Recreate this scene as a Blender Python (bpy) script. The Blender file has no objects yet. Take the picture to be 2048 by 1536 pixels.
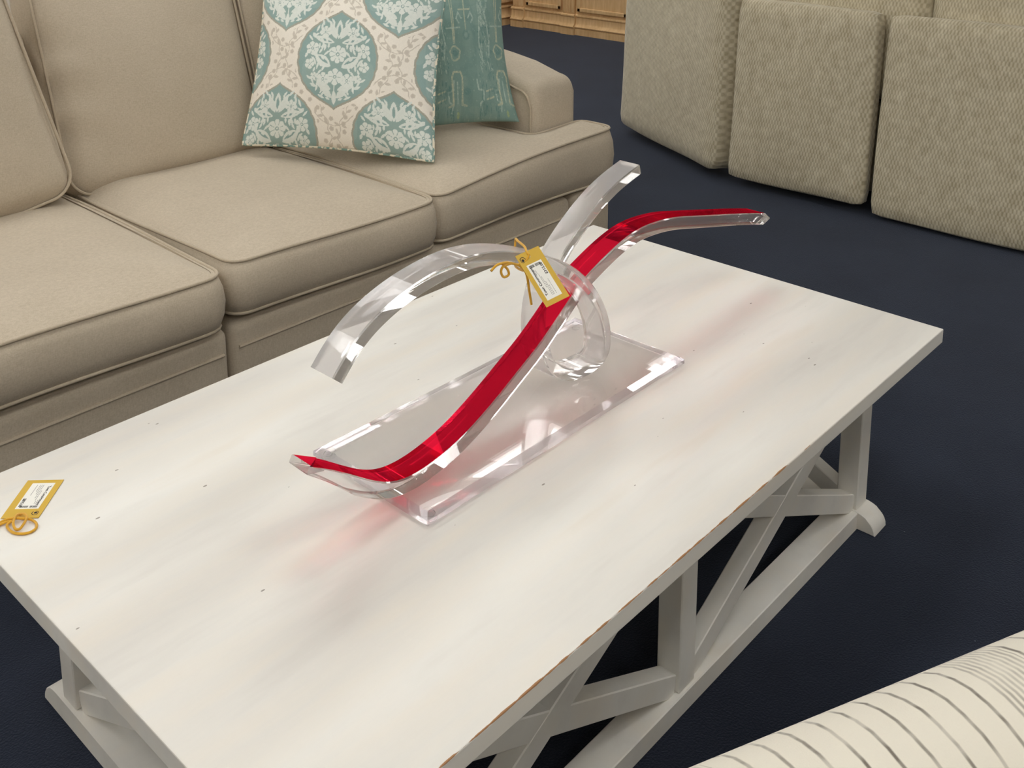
import bpy, bmesh, math, random
import numpy as np
from mathutils import Vector, Matrix
random.seed(7)
scn = bpy.context.scene
COL = scn.collection
PI = math.pi

# ------------------------------------------------------------------ helpers
def mat(name):
    m = bpy.data.materials.new(name); m.use_nodes = True
    nt = m.node_tree; nt.nodes.clear()
    out = nt.nodes.new('ShaderNodeOutputMaterial')
    return m, nt, out

class NB:
    """small node building helper"""
    def __init__(s, nt): s.nt = nt
    def n(s, t, **kw):
        nd = s.nt.nodes.new(t)
        for k, v in kw.items():
            if k.startswith('i_'):
                nd.inputs[k[2:].replace('_', ' ')].default_value = v
            else: setattr(nd, k, v)
        return nd
    def l(s, a, ai, b, bi): s.nt.links.new(a.outputs[ai], b.inputs[bi])

def lin(c):
    return tuple(((x/255)/12.92 if x/255 <= 0.04045 else ((x/255+0.055)/1.055)**2.4) for x in c) + (1.0,)

def ramp(nb, stops):
    r = nb.n('ShaderNodeValToRGB')
    el = r.color_ramp.elements
    while len(el) > 1: el.remove(el[0])
    el[0].position, el[0].color = stops[0][0], stops[0][1]
    for p, c in stops[1:]:
        e = el.new(p); e.color = c
    return r

def principled(nb, out, base=(.8, .8, .8, 1), rough=.5, sheen=0, spec=.5, sheen_rough=.5):
    p = nb.n('ShaderNodeBsdfPrincipled')
    p.inputs['Base Color'].default_value = base
    p.inputs['Roughness'].default_value = rough
    p.inputs['Sheen Weight'].default_value = sheen
    p.inputs['Sheen Roughness'].default_value = sheen_rough
    p.inputs['Specular IOR Level'].default_value = spec
    nb.l(p, 0, out, 0)
    return p

def simple(name, c, rough=.5, sheen=0, spec=.4, bump=0, bscale=200):
    m, nt, out = mat(name); nb = NB(nt)
    p = principled(nb, out, lin(c), rough, sheen, spec)
    tc = nb.n('ShaderNodeTexCoord')
    no = nb.n('ShaderNodeTexNoise'); no.inputs['Scale'].default_value = bscale
    nb.l(tc, 'Object', no, 'Vector')
    if bump:
        b = nb.n('ShaderNodeBump'); b.inputs['Strength'].default_value = bump; b.inputs['Distance'].default_value = .002
        nb.l(no, 0, b, 'Height'); nb.l(b, 0, p, 'Normal')
    return m

def linen(name, c1, c2, bump=.25):
    m, nt, out = mat(name); nb = NB(nt)
    p = principled(nb, out, lin(c1), .92, .15, .15)
    tc = nb.n('ShaderNodeTexCoord')
    mp1 = nb.n('ShaderNodeMapping'); mp1.inputs['Scale'].default_value = (110, 110, 420)
    mp2 = nb.n('ShaderNodeMapping'); mp2.inputs['Scale'].default_value = (420, 420, 110)
    n1 = nb.n('ShaderNodeTexNoise'); n1.inputs['Scale'].default_value = 1; n1.inputs['Detail'].default_value = 2
    n2 = nb.n('ShaderNodeTexNoise'); n2.inputs['Scale'].default_value = 1; n2.inputs['Detail'].default_value = 2
    n3 = nb.n('ShaderNodeTexNoise'); n3.inputs['Scale'].default_value = 9; n3.inputs['Detail'].default_value = 3
    nb.l(tc, 'Object', mp1, 0); nb.l(tc, 'Object', mp2, 0); nb.l(mp1, 0, n1, 0); nb.l(mp2, 0, n2, 0); nb.l(tc, 'Object', n3, 0)
    a = nb.n('ShaderNodeMath', operation='ADD'); nb.l(n1, 0, a, 0); nb.l(n2, 0, a, 1)
    h = nb.n('ShaderNodeMath', operation='MULTIPLY'); nb.l(a, 0, h, 0); h.inputs[1].default_value = .5
    n3s = nb.n('ShaderNodeMath', operation='MULTIPLY_ADD'); nb.l(n3, 0, n3s, 0); n3s.inputs[1].default_value = .12; n3s.inputs[2].default_value = .44
    mh = nb.n('ShaderNodeMath', operation='MULTIPLY_ADD'); nb.l(h, 0, mh, 0); mh.inputs[1].default_value = .55; nb.l(n3s, 0, mh, 2)
    sb = nb.n('ShaderNodeMath', operation='SUBTRACT'); nb.l(mh, 0, sb, 0); sb.inputs[1].default_value = .275; mh = sb
    r = ramp(nb, [(.38, lin(c2)), (.62, lin(c1))]); nb.l(mh, 0, r, 0); nb.l(r, 0, p, 'Base Color')
    b = nb.n('ShaderNodeBump'); b.inputs['Strength'].default_value = bump; b.inputs['Distance'].default_value = .0015
    nb.l(h, 0, b, 'Height'); nb.l(b, 0, p, 'Normal')
    return m

def chenille(name, c1, c2):
    m, nt, out = mat(name); nb = NB(nt)
    p = principled(nb, out, lin(c1), .85, .3, .15)
    tc = nb.n('ShaderNodeTexCoord')
    sp = nb.n('ShaderNodeSeparateXYZ'); nb.l(tc, 'Object', sp, 0)
    ml = nb.n('ShaderNodeMath', operation='MULTIPLY'); ml.inputs[1].default_value = .35; nb.l(sp, 0, ml, 0)
    ad = nb.n('ShaderNodeMath', operation='ADD'); nb.l(sp, 1, ad, 0); nb.l(ml, 0, ad, 1)
    cb = nb.n('ShaderNodeCombineXYZ'); nb.l(ad, 0, cb, 0); nb.l(sp, 2, cb, 1)
    nz = nb.n('ShaderNodeTexNoise'); nz.inputs['Scale'].default_value = 22; nz.inputs['Detail'].default_value = 2; nb.l(tc, 'Object', nz, 0)
    ds = nb.n('ShaderNodeVectorMath', operation='SCALE'); ds.inputs['Scale'].default_value = .006; nb.l(nz, 1, ds, 0)
    av = nb.n('ShaderNodeVectorMath', operation='ADD'); nb.l(cb, 0, av, 0); nb.l(ds, 0, av, 1)
    s2 = nb.n('ShaderNodeSeparateXYZ'); nb.l(av, 0, s2, 0)
    def cosw(k, ax_):
        a = nb.n('ShaderNodeMath', operation='MULTIPLY'); nb.l(s2, ax_, a, 0); a.inputs[1].default_value = k
        c = nb.n('ShaderNodeMath', operation='COSINE'); nb.l(a, 0, c, 0); return c
    cx_, cy_ = cosw(2*PI*70, 0), cosw(PI*52, 1)
    pr_ = nb.n('ShaderNodeMath', operation='MULTIPLY'); nb.l(cx_, 0, pr_, 0); nb.l(cy_, 0, pr_, 1)
    br = nb.n('ShaderNodeMapRange'); br.inputs['From Min'].default_value = -.55; br.inputs['From Max'].default_value = .45; br.inputs['To Min'].default_value = 0; br.inputs['To Max'].default_value = 1
    nb.l(pr_, 0, br, 0)
    n2 = nb.n('ShaderNodeTexNoise'); n2.inputs['Scale'].default_value = 28; n2.inputs['Detail'].default_value = 5; nb.l(tc, 'Object', n2, 0)
    f = nb.n('ShaderNodeMath', operation='MULTIPLY_ADD'); nb.l(br, 0, f, 0); f.inputs[1].default_value = .36
    n2s = nb.n('ShaderNodeMath', operation='MULTIPLY'); nb.l(n2, 0, n2s, 0); n2s.inputs[1].default_value = .8; nb.l(n2s, 0, f, 2)
    r = ramp(nb, [(.3, lin(c2)), (.95, lin(c1))]); nb.l(f, 0, r, 0); nb.l(r, 0, p, 'Base Color')
    b = nb.n('ShaderNodeBump'); b.inputs['Strength'].default_value = .4; b.inputs['Distance'].default_value = .004
    nb.l(br, 0, b, 'Height'); nb.l(b, 0, p, 'Normal')
    return m

def glass(name, col, ior=1.49, rough=0.0):
    m, nt, out = mat(name); nb = NB(nt)
    g = nb.n('ShaderNodeBsdfGlass'); g.inputs['Color'].default_value = col; g.inputs['IOR'].default_value = ior; g.inputs['Roughness'].default_value = rough
    nb.l(g, 0, out, 0); return m

def acrylic(name, col, clear=.3, pale_refl=.1, pale_refl_col=(.86, .83, .83, 1), ior=1.49):
    """cast acrylic: refracting gloss, part straight see-through, part pale diffuse colour painted in for inner reflections"""
    m, nt, out = mat(name); nb = NB(nt)
    g = nb.n('ShaderNodeBsdfGlass'); g.inputs['Color'].default_value = col; g.inputs['IOR'].default_value = ior; g.inputs['Roughness'].default_value = 0
    t = nb.n('ShaderNodeBsdfTransparent'); t.inputs['Color'].default_value = col
    m1 = nb.n('ShaderNodeMixShader'); m1.inputs[0].default_value = clear; nb.l(g, 0, m1, 1); nb.l(t, 0, m1, 2)
    d = nb.n('ShaderNodeBsdfDiffuse'); d.inputs['Color'].default_value = pale_refl_col
    tr = nb.n('ShaderNodeBsdfTranslucent'); tr.inputs['Color'].default_value = pale_refl_col
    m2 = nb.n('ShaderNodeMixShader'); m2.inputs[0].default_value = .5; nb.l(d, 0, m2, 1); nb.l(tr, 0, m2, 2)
    m3 = nb.n('ShaderNodeMixShader'); m3.inputs[0].default_value = pale_refl; nb.l(m1, 0, m3, 1); nb.l(m2, 0, m3, 2)  # pale diffuse share imitates light reflected inside the acrylic
    nb.l(m3, 0, out, 0); return m

def attr_mat(name, rough=.9, noise=.06):
    m, nt, out = mat(name); nb = NB(nt)
    p = principled(nb, out, (.8, .8, .8, 1), rough, .1, .15)
    at = nb.n('ShaderNodeAttribute'); at.attribute_name = 'Col'
    tc = nb.n('ShaderNodeTexCoord')
    nz = nb.n('ShaderNodeTexNoise'); nz.inputs['Scale'].default_value = 260; nb.l(tc, 'Object', nz, 0)
    mr = nb.n('ShaderNodeMapRange'); mr.inputs['To Min'].default_value = 1-noise; mr.inputs['To Max'].default_value = 1+noise; nb.l(nz, 0, mr, 0)
    vm = nb.n('ShaderNodeVectorMath', operation='SCALE'); nb.l(at, 'Color', vm, 0); nb.l(mr, 0, vm, 'Scale')
    nb.l(vm, 0, p, 'Base Color')
    b = nb.n('ShaderNodeBump'); b.inputs['Strength'].default_value = .2; b.inputs['Distance'].default_value = .001
    nb.l(nz, 0, b, 'Height'); nb.l(b, 0, p, 'Normal')
    return m

# ------------------------------------------------------------------ objects
def link_mesh(name, me, m, parent=None, loc=None):
    o = bpy.data.objects.new(name, me); COL.objects.link(o)
    if m is not None:
        for mm in (m if isinstance(m, (list, tuple)) else [m]): me.materials.append(mm)
    if parent is not None:
        o.parent = parent
    elif loc is not None: o.location = loc
    return o

def wloc(p):
    v = Vector((0, 0, 0))
    while p is not None: v += p.location; p = p.parent
    return v

def obj(name, bm, m, parent=None, base=None, smooth=None, kind=None):
    """bm holds WORLD coordinates; they are moved into the parent's (or own base's) frame"""
    off = wloc(parent) if parent is not None else Vector(base or (0, 0, 0))
    me = bpy.data.meshes.new(name)
    bmesh.ops.translate(bm, verts=bm.verts, vec=-off)
    bmesh.ops.recalc_face_normals(bm, faces=bm.faces)
    bm.to_mesh(me); bm.free()
    if smooth is not None:
        for p in me.polygons: p.use_smooth = True
        me.set_sharp_from_angle(angle=math.radians(smooth))
    o = link_mesh(name, me, m, parent, off if parent is None else None)
    if kind: o['kind'] = kind
    return o

def thing(name, label, cat, loc, group=None):
    o = bpy.data.objects.new(name, None); COL.objects.link(o)
    o.location = loc; o.empty_display_size = .1
    o['label'] = label; o['category'] = cat
    if group: o['group'] = group
    return o

def tag(o, label, cat, group=None):
    o['label'] = label; o['category'] = cat
    if group: o['group'] = group
    return o

def box(bm, lo, hi, bev=0, seg=2, M=None):
    r = bmesh.ops.create_cube(bm, size=1)
    vs = r['verts']
    for v in vs:
        v.co = Vector([(lo[i]+hi[i])/2 + v.co[i]*(hi[i]-lo[i]) for i in range(3)])
    if bev:
        es = list({e for v in vs for e in v.link_edges})
        rr = bmesh.ops.bevel(bm, geom=es, offset=bev, segments=seg, affect='EDGES', profile=.5)
        vs = list({v for f in rr['faces'] for v in f.verts} | {v for v in vs if v.is_valid})
    if M is not None:
        for v in vs: v.co = M @ v.co
    return vs

def beam(bm, a, b, w, h, up=(0, 0, 1), bev=.002):
    """rectangular bar from a to b; w across, h along 'up'"""
    a = Vector(a); b = Vector(b); d = (b-a); L = d.length; d.normalize()
    s = d.cross(Vector(up)).normalized(); u = s.cross(d)
    M = Matrix((d, s, u)).transposed().to_4x4(); M.translation = (a+b)/2
    box(bm, (-L/2, -w/2, -h/2), (L/2, w/2, h/2), bev, 1, M)

def tube(bm, pts, r, n=8, closed=False, cap=True):
    pts = [Vector(p) for p in pts]; N = len(pts); rings = []
    prev = None
    for i, p in enumerate(pts):
        if closed: t = (pts[(i+1) % N]-pts[i-1])
        else: t = pts[min(i+1, N-1)]-pts[max(i-1, 0)]
        t.normalize()
        if prev is None:
            ref = Vector((0, 0, 1)) if abs(t.z) < .9 else Vector((1, 0, 0))
            u = t.cross(ref).normalized()
        else:
            u = (prev - t*prev.dot(t)).normalized()
        prev = u; v = t.cross(u)
        rings.append([bm.verts.new(p + (u*math.cos(2*PI*k/n) + v*math.sin(2*PI*k/n))*r) for k in range(n)])
    for i in range(N if closed else N-1):
        A = rings[i]; B = rings[(i+1) % N]
        sh = 0
        if closed and i == N-1:
            sh = min(range(n), key=lambda s: (A[0].co-B[s].co).length)
        for k in range(n):
            bm.faces.new((A[k], A[(k+1) % n], B[(k+1+sh) % n], B[(k+sh) % n]))
    if cap and not closed:
        bm.faces.new(rings[0][::-1]); bm.faces.new(rings[-1])

def spline(pts, n=8, closed=False):
    """Catmull-Rom through pts"""
    P = [np.array(p, float) for p in pts]; N = len(P); out = []
    rng = range(N if closed else N-1)
    for i in rng:
        if closed: a, b, c, d = P[i-1], P[i], P[(i+1) % N], P[(i+2) % N]
        else: a, b, c, d = P[max(i-1, 0)], P[i], P[i+1], P[min(i+2, N-1)]
        for k in range(n):
            t = k/n
            out.append(.5*((2*b)+(-a+c)*t+(2*a-5*b+4*c-d)*t*t+(-a+3*b-3*c+d)*t**3))
    if not closed: out.append(P[-1])
    return np.array(out)

def resample(P, n):
    d = np.r_[0, np.cumsum(np.linalg.norm(np.diff(P, axis=0), axis=1))]
    t = np.linspace(0, d[-1], n)
    return np.stack([np.interp(t, d, P[:, i]) for i in range(P.shape[1])], 1)

def gsmooth(P, sig, pin=True):
    n = len(P); r = int(3*sig); k = np.exp(-.5*(np.arange(-r, r+1)/sig)**2); k /= k.sum()
    ext = np.concatenate([2*P[0]-P[r:0:-1], P, 2*P[-1]-P[-2:-r-2:-1]])
    return np.stack([np.convolve(ext[:, i], k, 'valid') for i in range(P.shape[1])], 1)

def cushion(bm, c, dims, r=.05, crown=(0, 0, 0), M=None, N=18, wob=0, seed=0, pow_=1.0):
    """rounded, crowned cushion; c centre, dims (w,d,h); crown bulge per axis"""
    rs = np.random.RandomState(seed); ph = rs.rand(6)*6.28
    hx, hy, hz = [d/2 for d in dims]
    bmc = bmesh.new(); bmesh.ops.create_cube(bmc, size=2)
    bmesh.ops.subdivide_edges(bmc, edges=bmc.edges[:], cuts=N, use_grid_fill=True)
    for v in bmc.verts:
        p = np.array(v.co)
        # non uniform density toward the edges
        p = np.sign(p)*np.sin(np.abs(p)*PI/2)**1.0 if False else p
        q = p*np.array([hx, hy, hz])
        inner = np.clip(q, -np.array([hx-r, hy-r, hz-r]), np.array([hx-r, hy-r, hz-r]))
        dlt = q-inner; l = np.linalg.norm(dlt)
        mx = np.max(np.abs(dlt))
        if l > 1e-9: q = inner + dlt/l*mx
        u, w, t = p
        bx = crown[0]*(1-w*w)*(1-t*t)*u; by = crown[1]*(1-u*u)*(1-t*t)*w; bz = crown[2]*((1-u**2)*(1-w**2))**pow_*t
        q = q + np.array([bx, by, bz])
        if wob:
            q = q + wob*np.array([math.sin(4*w+3*t+ph[0]), math.sin(4*u+2*t+ph[1]), math.sin(3*u+3.5*w+ph[2])*.8])
        v.co = Vector(q)
    T = M if M is not None else Matrix.Translation(Vector(c))
    bmesh.ops.transform(bmc, matrix=T, verts=bmc.verts)
    me = bpy.data.meshes.new('tmp'); bmc.to_mesh(me); bmc.free(); bm.from_mesh(me); bpy.data.meshes.remove(me)

def rrect(w, d, r, n=6):
    """rounded rectangle outline centred at 0"""
    out = []
    for cx, cy, a0 in ((w/2-r, d/2-r, 0), (-w/2+r, d/2-r, 90), (-w/2+r, -d/2+r, 180), (w/2-r, -d/2+r, 270)):
        for k in range(n+1):
            a = math.radians(a0+90*k/n); out.append((cx+r*math.cos(a), cy+r*math.sin(a)))
    return out

def densify(loop, step):
    out = []
    for i in range(len(loop)):
        a = np.array(loop[i], float); b = np.array(loop[(i+1) % len(loop)], float)
        n = max(1, int(np.linalg.norm(b-a)/step))
        for k in range(n): out.append(a+(b-a)*k/n)
    return out

# ------------------------------------------------------------------ camera
R = np.array([[0.67329562, -0.73937037, -0.00211128], [-0.14508806, -0.12932102, -0.98093095], [0.72499825, 0.66076284, -0.19434509]])
cam_d = bpy.data.cameras.new('camera'); cam = bpy.data.objects.new('camera', cam_d); COL.objects.link(cam)
CAM = Vector((-0.51847, -0.78846, 1.53258))
Mw = Matrix((R[0], -R[1], -R[2])).transposed().to_4x4(); Mw.translation = CAM
cam.matrix_world = Mw
cam_d.sensor_width = 36; cam_d.lens = 2100.86*36/2048
cam_d.shift_x = (1024-1039.34)/2048; cam_d.shift_y = (117.33-768)/2048
cam_d.clip_start = .02; cam_d.clip_end = 100
scn.camera = cam

# ------------------------------------------------------------------ materials
M_linen = linen('oatmeal_linen', (203, 190, 170), (180, 167, 147))
M_linen_pipe = linen('oatmeal_piping', (196, 182, 161), (178, 164, 143))
M_chen = chenille('sage_beige_chenille', (224, 215, 190), (176, 164, 136))
M_clear = acrylic('clear_acrylic', (.99, .99, .99, 1), .22, .05)
M_plate = acrylic('plate_acrylic', (.985, .98, .98, 1), .62, .03)
M_edge = acrylic('plate_edge_acrylic', (.955, .94, .975, 1), .12, .05, (.72, .70, .84, 1))  # lavender tint painted in for a reflection along the plate edges
M_face = acrylic('clear_acrylic_face', (.985, .975, .98, 1), .20, .34)  # broad ribbon face whitened to imitate bright reflections inside the bar
M_red = glass('red_acrylic', (.80, .012, .05, 1))
M_wood_dark = simple('dark_wood_leg', (52, 38, 28), .5)
M_goldcard = simple('gold_card', (208, 170, 62), .6, bump=.1)
M_paper = simple('white_label', (238, 236, 228), .6)
M_ink = simple('black_ink', (40, 36, 36), .6)
M_inkgrey = simple('grey_ink', (135, 130, 128), .6)
M_yarn = simple('yellow_yarn', (224, 168, 40), .8, .3, bump=.6, bscale=900)
M_wall = simple('painted_wall', (222, 214, 200), .8, bump=.05, bscale=80)
M_ceil = simple('ceiling_tile', (232, 230, 224), .85, bump=.2, bscale=120)

def carpet_mat():
    m, nt, out = mat('navy_carpet'); nb = NB(nt)
    p = principled(nb, out, lin((22, 27, 40)), .95, .22, .08, .6)
    p.inputs['Sheen Tint'].default_value = (.55, .62, .8, 1)
    tc = nb.n('ShaderNodeTexCoord')
    n1 = nb.n('ShaderNodeTexNoise'); n1.inputs['Scale'].default_value = 240; n1.inputs['Detail'].default_value = 3
    n2 = nb.n('ShaderNodeTexNoise'); n2.inputs['Scale'].default_value = 3; n2.inputs['Detail'].default_value = 4
    nb.l(tc, 'Object', n1, 0); nb.l(tc, 'Object', n2, 0)
    a = nb.n('ShaderNodeMath', operation='MULTIPLY_ADD'); nb.l(n1, 0, a, 0); a.inputs[1].default_value = .6; nb.l(n2, 0, a, 2)
    r = ramp(nb, [(.55, lin((13, 17, 29))), (1.05, lin((27, 33, 46)))]); nb.l(a, 0, r, 0)
    vo = nb.n('ShaderNodeTexVoronoi'); vo.inputs['Scale'].default_value = 9; nb.l(tc, 'Object', vo, 0)
    lt = nb.n('ShaderNodeMath', operation='LESS_THAN'); lt.inputs[1].default_value = .012; nb.l(vo, 'Distance', lt, 0)
    mx = nb.n('ShaderNodeMix', data_type='RGBA'); nb.l(lt, 0, mx, 'Factor'); nb.l(r, 0, mx, 'A'); mx.inputs['B'].default_value = lin((120, 128, 135))
    nb.l(mx, 'Result', p, 'Base Color')
    b = nb.n('ShaderNodeBump'); b.inputs['Strength'].default_value = .6; b.inputs['Distance'].default_value = .004
    nb.l(n1, 0, b, 'Height'); nb.l(b, 0, p, 'Normal')
    return m
M_carpet = carpet_mat()

def white_paint(name, wear_edges=False, ext=None):
    m, nt, out = mat(name); nb = NB(nt)
    p = principled(nb, out, lin((232, 228, 218)), .42, 0, .4)
    tc = nb.n('ShaderNodeTexCoord')
    mp = nb.n('ShaderNodeMapping'); mp.inputs['Scale'].default_value = (1.3, 9, 9) if wear_edges else (6, 6, 6)
    mp.inputs['Rotation'].default_value = (0, 0, .06)
    n1 = nb.n('ShaderNodeTexNoise'); n1.inputs['Scale'].default_value = 1.1; n1.inputs['Detail'].default_value = 5; n1.inputs['Roughness'].default_value = .55
    nb.l(tc, 'Object', mp, 0); nb.l(mp, 0, n1, 0)
    r = ramp(nb, [(.32, lin((213, 209, 202))), (.5, lin((226, 223, 216))), (.66, lin((235, 233, 227)))]); nb.l(n1, 0, r, 0)
    # warm blotches
    n0 = nb.n('ShaderNodeTexNoise'); n0.inputs['Scale'].default_value = 2.2; n0.inputs['Detail'].default_value = 3; nb.l(mp, 0, n0, 0)
    r0 = ramp(nb, [(.45, (1, 1, 1, 1)), (.7, lin((250, 246, 241)))]); nb.l(n0, 0, r0, 0)
    mu = nb.n('ShaderNodeMix', data_type='RGBA', blend_type='MULTIPLY'); mu.inputs['Factor'].default_value = 1
    nb.l(r, 0, mu, 'A'); nb.l(r0, 0, mu, 'B')
    # small dark knocks
    mp2 = nb.n('ShaderNodeMapping'); mp2.inputs['Scale'].default_value = (13, 28, 9); mp2.inputs['Rotation'].default_value = (0, 0, .5)
    nb.l(tc, 'Object', mp2, 0)
    vo = nb.n('ShaderNodeTexVoronoi'); vo.inputs['Scale'].default_value = 1; vo.inputs['Randomness'].default_value = 1; nb.l(mp2, 0, vo, 0)
    n5 = nb.n('ShaderNodeTexNoise'); n5.inputs['Scale'].default_value = 14; nb.l(tc, 'Object', n5, 0)
    th = nb.n('ShaderNodeMath', operation='MULTIPLY_ADD'); nb.l(n5, 0, th, 0); th.inputs[1].default_value = .22; th.inputs[2].default_value = -.083
    lt = nb.n('ShaderNodeMath', operation='LESS_THAN'); nb.l(vo, 'Distance', lt, 0); nb.l(th, 0, lt, 1)
    ms = nb.n('ShaderNodeMath', operation='MULTIPLY'); nb.l(lt, 0, ms, 0); ms.inputs[1].default_value = .75 if wear_edges else 0
    mx = nb.n('ShaderNodeMix', data_type='RGBA'); nb.l(ms, 0, mx, 'Factor'); nb.l(mu, 'Result', mx, 'A'); mx.inputs['B'].default_value = lin((110, 98, 84))
    last = mx
    if wear_edges:
        # paint rubbed through to brown wood along the near long arris
        sp = nb.n('ShaderNodeSeparateXYZ'); nb.l(tc, 'Object', sp, 0)
        nn = nb.n('ShaderNodeTexNoise'); nn.inputs['Scale'].default_value = 26; nn.inputs['Detail'].default_value = 4; nb.l(tc, 'Object', nn, 0)
        ww = nb.n('ShaderNodeMath', operation='MULTIPLY_ADD'); nb.l(nn, 0, ww, 0); ww.inputs[1].default_value = .0052; ww.inputs[2].default_value = -.0008
        # fewer rubs toward the far end
        fx = nb.n('ShaderNodeMapRange'); nb.l(sp, 0, fx, 0); fx.inputs['From Min'].default_value = .0; fx.inputs['From Max'].default_value = .75; fx.inputs['To Min'].default_value = 0; fx.inputs['To Max'].default_value = .0024
        w2 = nb.n('ShaderNodeMath', operation='SUBTRACT'); nb.l(ww, 0, w2, 0); nb.l(fx, 0, w2, 1)
        yy = nb.n('ShaderNodeMath', operation='ADD'); nb.l(sp, 1, yy, 0); yy.inputs[1].default_value = ext[1]/2
        zz = nb.n('ShaderNodeMath', operation='MULTIPLY'); nb.l(sp, 2, zz, 0); zz.inputs[1].default_value = -1.0
        z2 = nb.n('ShaderNodeMath', operation='ADD'); nb.l(zz, 0, z2, 0); z2.inputs[1].default_value = ext[2]
        sm = nb.n('ShaderNodeMath', operation='ADD'); nb.l(yy, 0, sm, 0); nb.l(z2, 0, sm, 1)
        l2 = nb.n('ShaderNodeMath', operation='LESS_THAN'); nb.l(sm, 0, l2, 0); nb.l(w2, 0, l2, 1)
        m2 = nb.n('ShaderNodeMix', data_type='RGBA'); nb.l(l2, 0, m2, 'Factor'); nb.l(mx, 'Result', m2, 'A'); m2.inputs['B'].default_value = lin((166, 122, 84))
        last = m2
    nb.l(last, 'Result', p, 'Base Color')
    b = nb.n('ShaderNodeBump'); b.inputs['Strength'].default_value = .08; b.inputs['Distance'].default_value = .001
    mp3 = nb.n('ShaderNodeMapping'); mp3.inputs['Scale'].default_value = (20, 260, 60); nb.l(tc, 'Object', mp3, 0)
    n6 = nb.n('ShaderNodeTexNoise'); n6.inputs['Scale'].default_value = 1; nb.l(mp3, 0, n6, 0)
    nb.l(n6, 0, b, 'Height'); nb.l(b, 0, p, 'Normal')
    return m

# ------------------------------------------------------------------ room shell
def struct(name, lo, hi, m):
    bm = bmesh.new(); box(bm, lo, hi); c = ((lo[0]+hi[0])/2, (lo[1]+hi[1])/2, lo[2])
    return obj(name, bm, m, None, c, kind='structure')
X0, X1, Y0, Y1, H = -4.5, 6.95, -4.5, 6.25, 3.0
struct('floor', (X0, Y0, -.1), (X1, Y1, 0), M_carpet)
struct('ceiling', (X0, Y0, H), (X1, Y1, H+.1), M_ceil)
struct('wall_right', (X1, Y0, 0), (X1+.1, Y1, H), M_wall)
struct('wall_left', (X0-.1, Y0, 0), (X0, Y1, H), M_wall)
struct('wall_back', (X0, Y1, 0), (X1, Y1+.1, H), M_wall)
struct('wall_front', (X0, Y0-.1, 0), (X1, Y0, H), M_wall)

# ------------------------------------------------------------------ coffee table
TL, TW, TH, TT = 1.781, 1.017, .46, .033
M_top = white_paint('white_tabletop_paint', True, (TL, TW, TT))
M_base = white_paint('white_base_paint')
table = thing('coffee_table', 'long white painted wooden coffee table with X-braced trestle base', 'table', (TL/2, TW/2, 0))
bm = bmesh.new(); box(bm, (0, 0, TH-TT), (TL, TW, TH), .002, 2)
top = obj('tabletop', bm, M_top, table)
# make the tabletop's own origin the centre of its underside (object-space wear mask)
for v in top.data.vertices: v.co.z -= (TH-TT)
top.location = (0, 0, TH-TT)

PW = .050                                            # post width
XS = (.132, TL/2-.012, 1.603)                        # -X faces of the posts
YN, YF = .100, TW-.100                               # outer faces of near / far trestle
ZR = .043                                            # height of feet and rails
def foot(x):
    bm = bmesh.new(); prof = []
    r = .05
    for sgn, yc in ((1, .052), (-1, TW-.052)):
        pts = []
        for k in range(9):
            a = PI/2*k/8
            pts.append((yc + sgn*(r - r*math.sin(a)*1.0) if False else yc + sgn*r*(1-math.sin(a)), (ZR)*math.cos(a) if False else ZR*math.cos(a)))
        prof.append(pts)
    # profile: near end quarter round, far end quarter round
    near = [(.052+.055*(1-math.sin(PI/2*k/8)), ZR*(1-.0)*math.cos(PI/2*k/8)**.9) for k in range(9)]
    poly = [(.107, ZR)] + near[1:-1] + [(.052, 0), ]
    far = [(TW+.024-y, z) for y, z in poly]
    loop = poly + far[::-1]
    A = [bm.verts.new((x-.006, y, z)) for y, z in loop]; B = [bm.verts.new((x+PW+.006, y, z)) for y, z in loop]
    bm.faces.new(A); bm.faces.new(B[::-1])
    for i in range(len(loop)): bm.faces.new((A[i], A[(i+1) % len(loop)], B[(i+1) % len(loop)], B[i]))
    bmesh.ops.bevel(bm, geom=[e for e in bm.edges if abs(e.verts[0].co.x-e.verts[1].co.x) < 1e-6], offset=.002, segments=1, affect='EDGES')
    return obj('foot', bm, M_base, table, smooth=35)
foot(XS[0]); foot(XS[2])
for y in (YN-.006, YF-.056):
    bm = bmesh.new(); box(bm, (XS[0]+PW+.006, y, 0), (XS[2]-.006, y+.062, ZR), .002, 1); obj('side_rail', bm, M_base, table)
for x in XS:
    for y in (YN, YF-PW):
        bm = bmesh.new(); box(bm, (x, y, ZR), (x+PW, y+PW, TH-TT), .002, 1); obj('post', bm, M_base, table)
# X braces in the side bays, one lap board in front of the other
for y in (YN+.025, YF-.025):
    for x0, x1 in ((XS[0]+PW, XS[1]), (XS[1]+PW, XS[2])):
        za, zb = ZR+.012, TH-TT-.040
        for a, b, dy in (((x0, za), (x1, zb), -.0005), ((x0, zb), (x1, za), .0005)):
            bm = bmesh.new(); beam(bm, (a[0], y+dy, a[1]), (b[0], y+dy, b[1]), .036, .044); obj('brace', bm, M_base, table)
for x in (XS[0]+PW/2, XS[2]+PW/2):
    y0, y1 = YN+PW, YF-PW
    for za, zb, dx in ((ZR+.014, TH-TT-.035, -.0005), (TH-TT-.035, ZR+.014, .0005)):
        bm = bmesh.new(); beam(bm, (x+dx, y0, za), (x+dx, y1, zb), .036, .044); obj('brace', bm, M_base, table)

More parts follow.
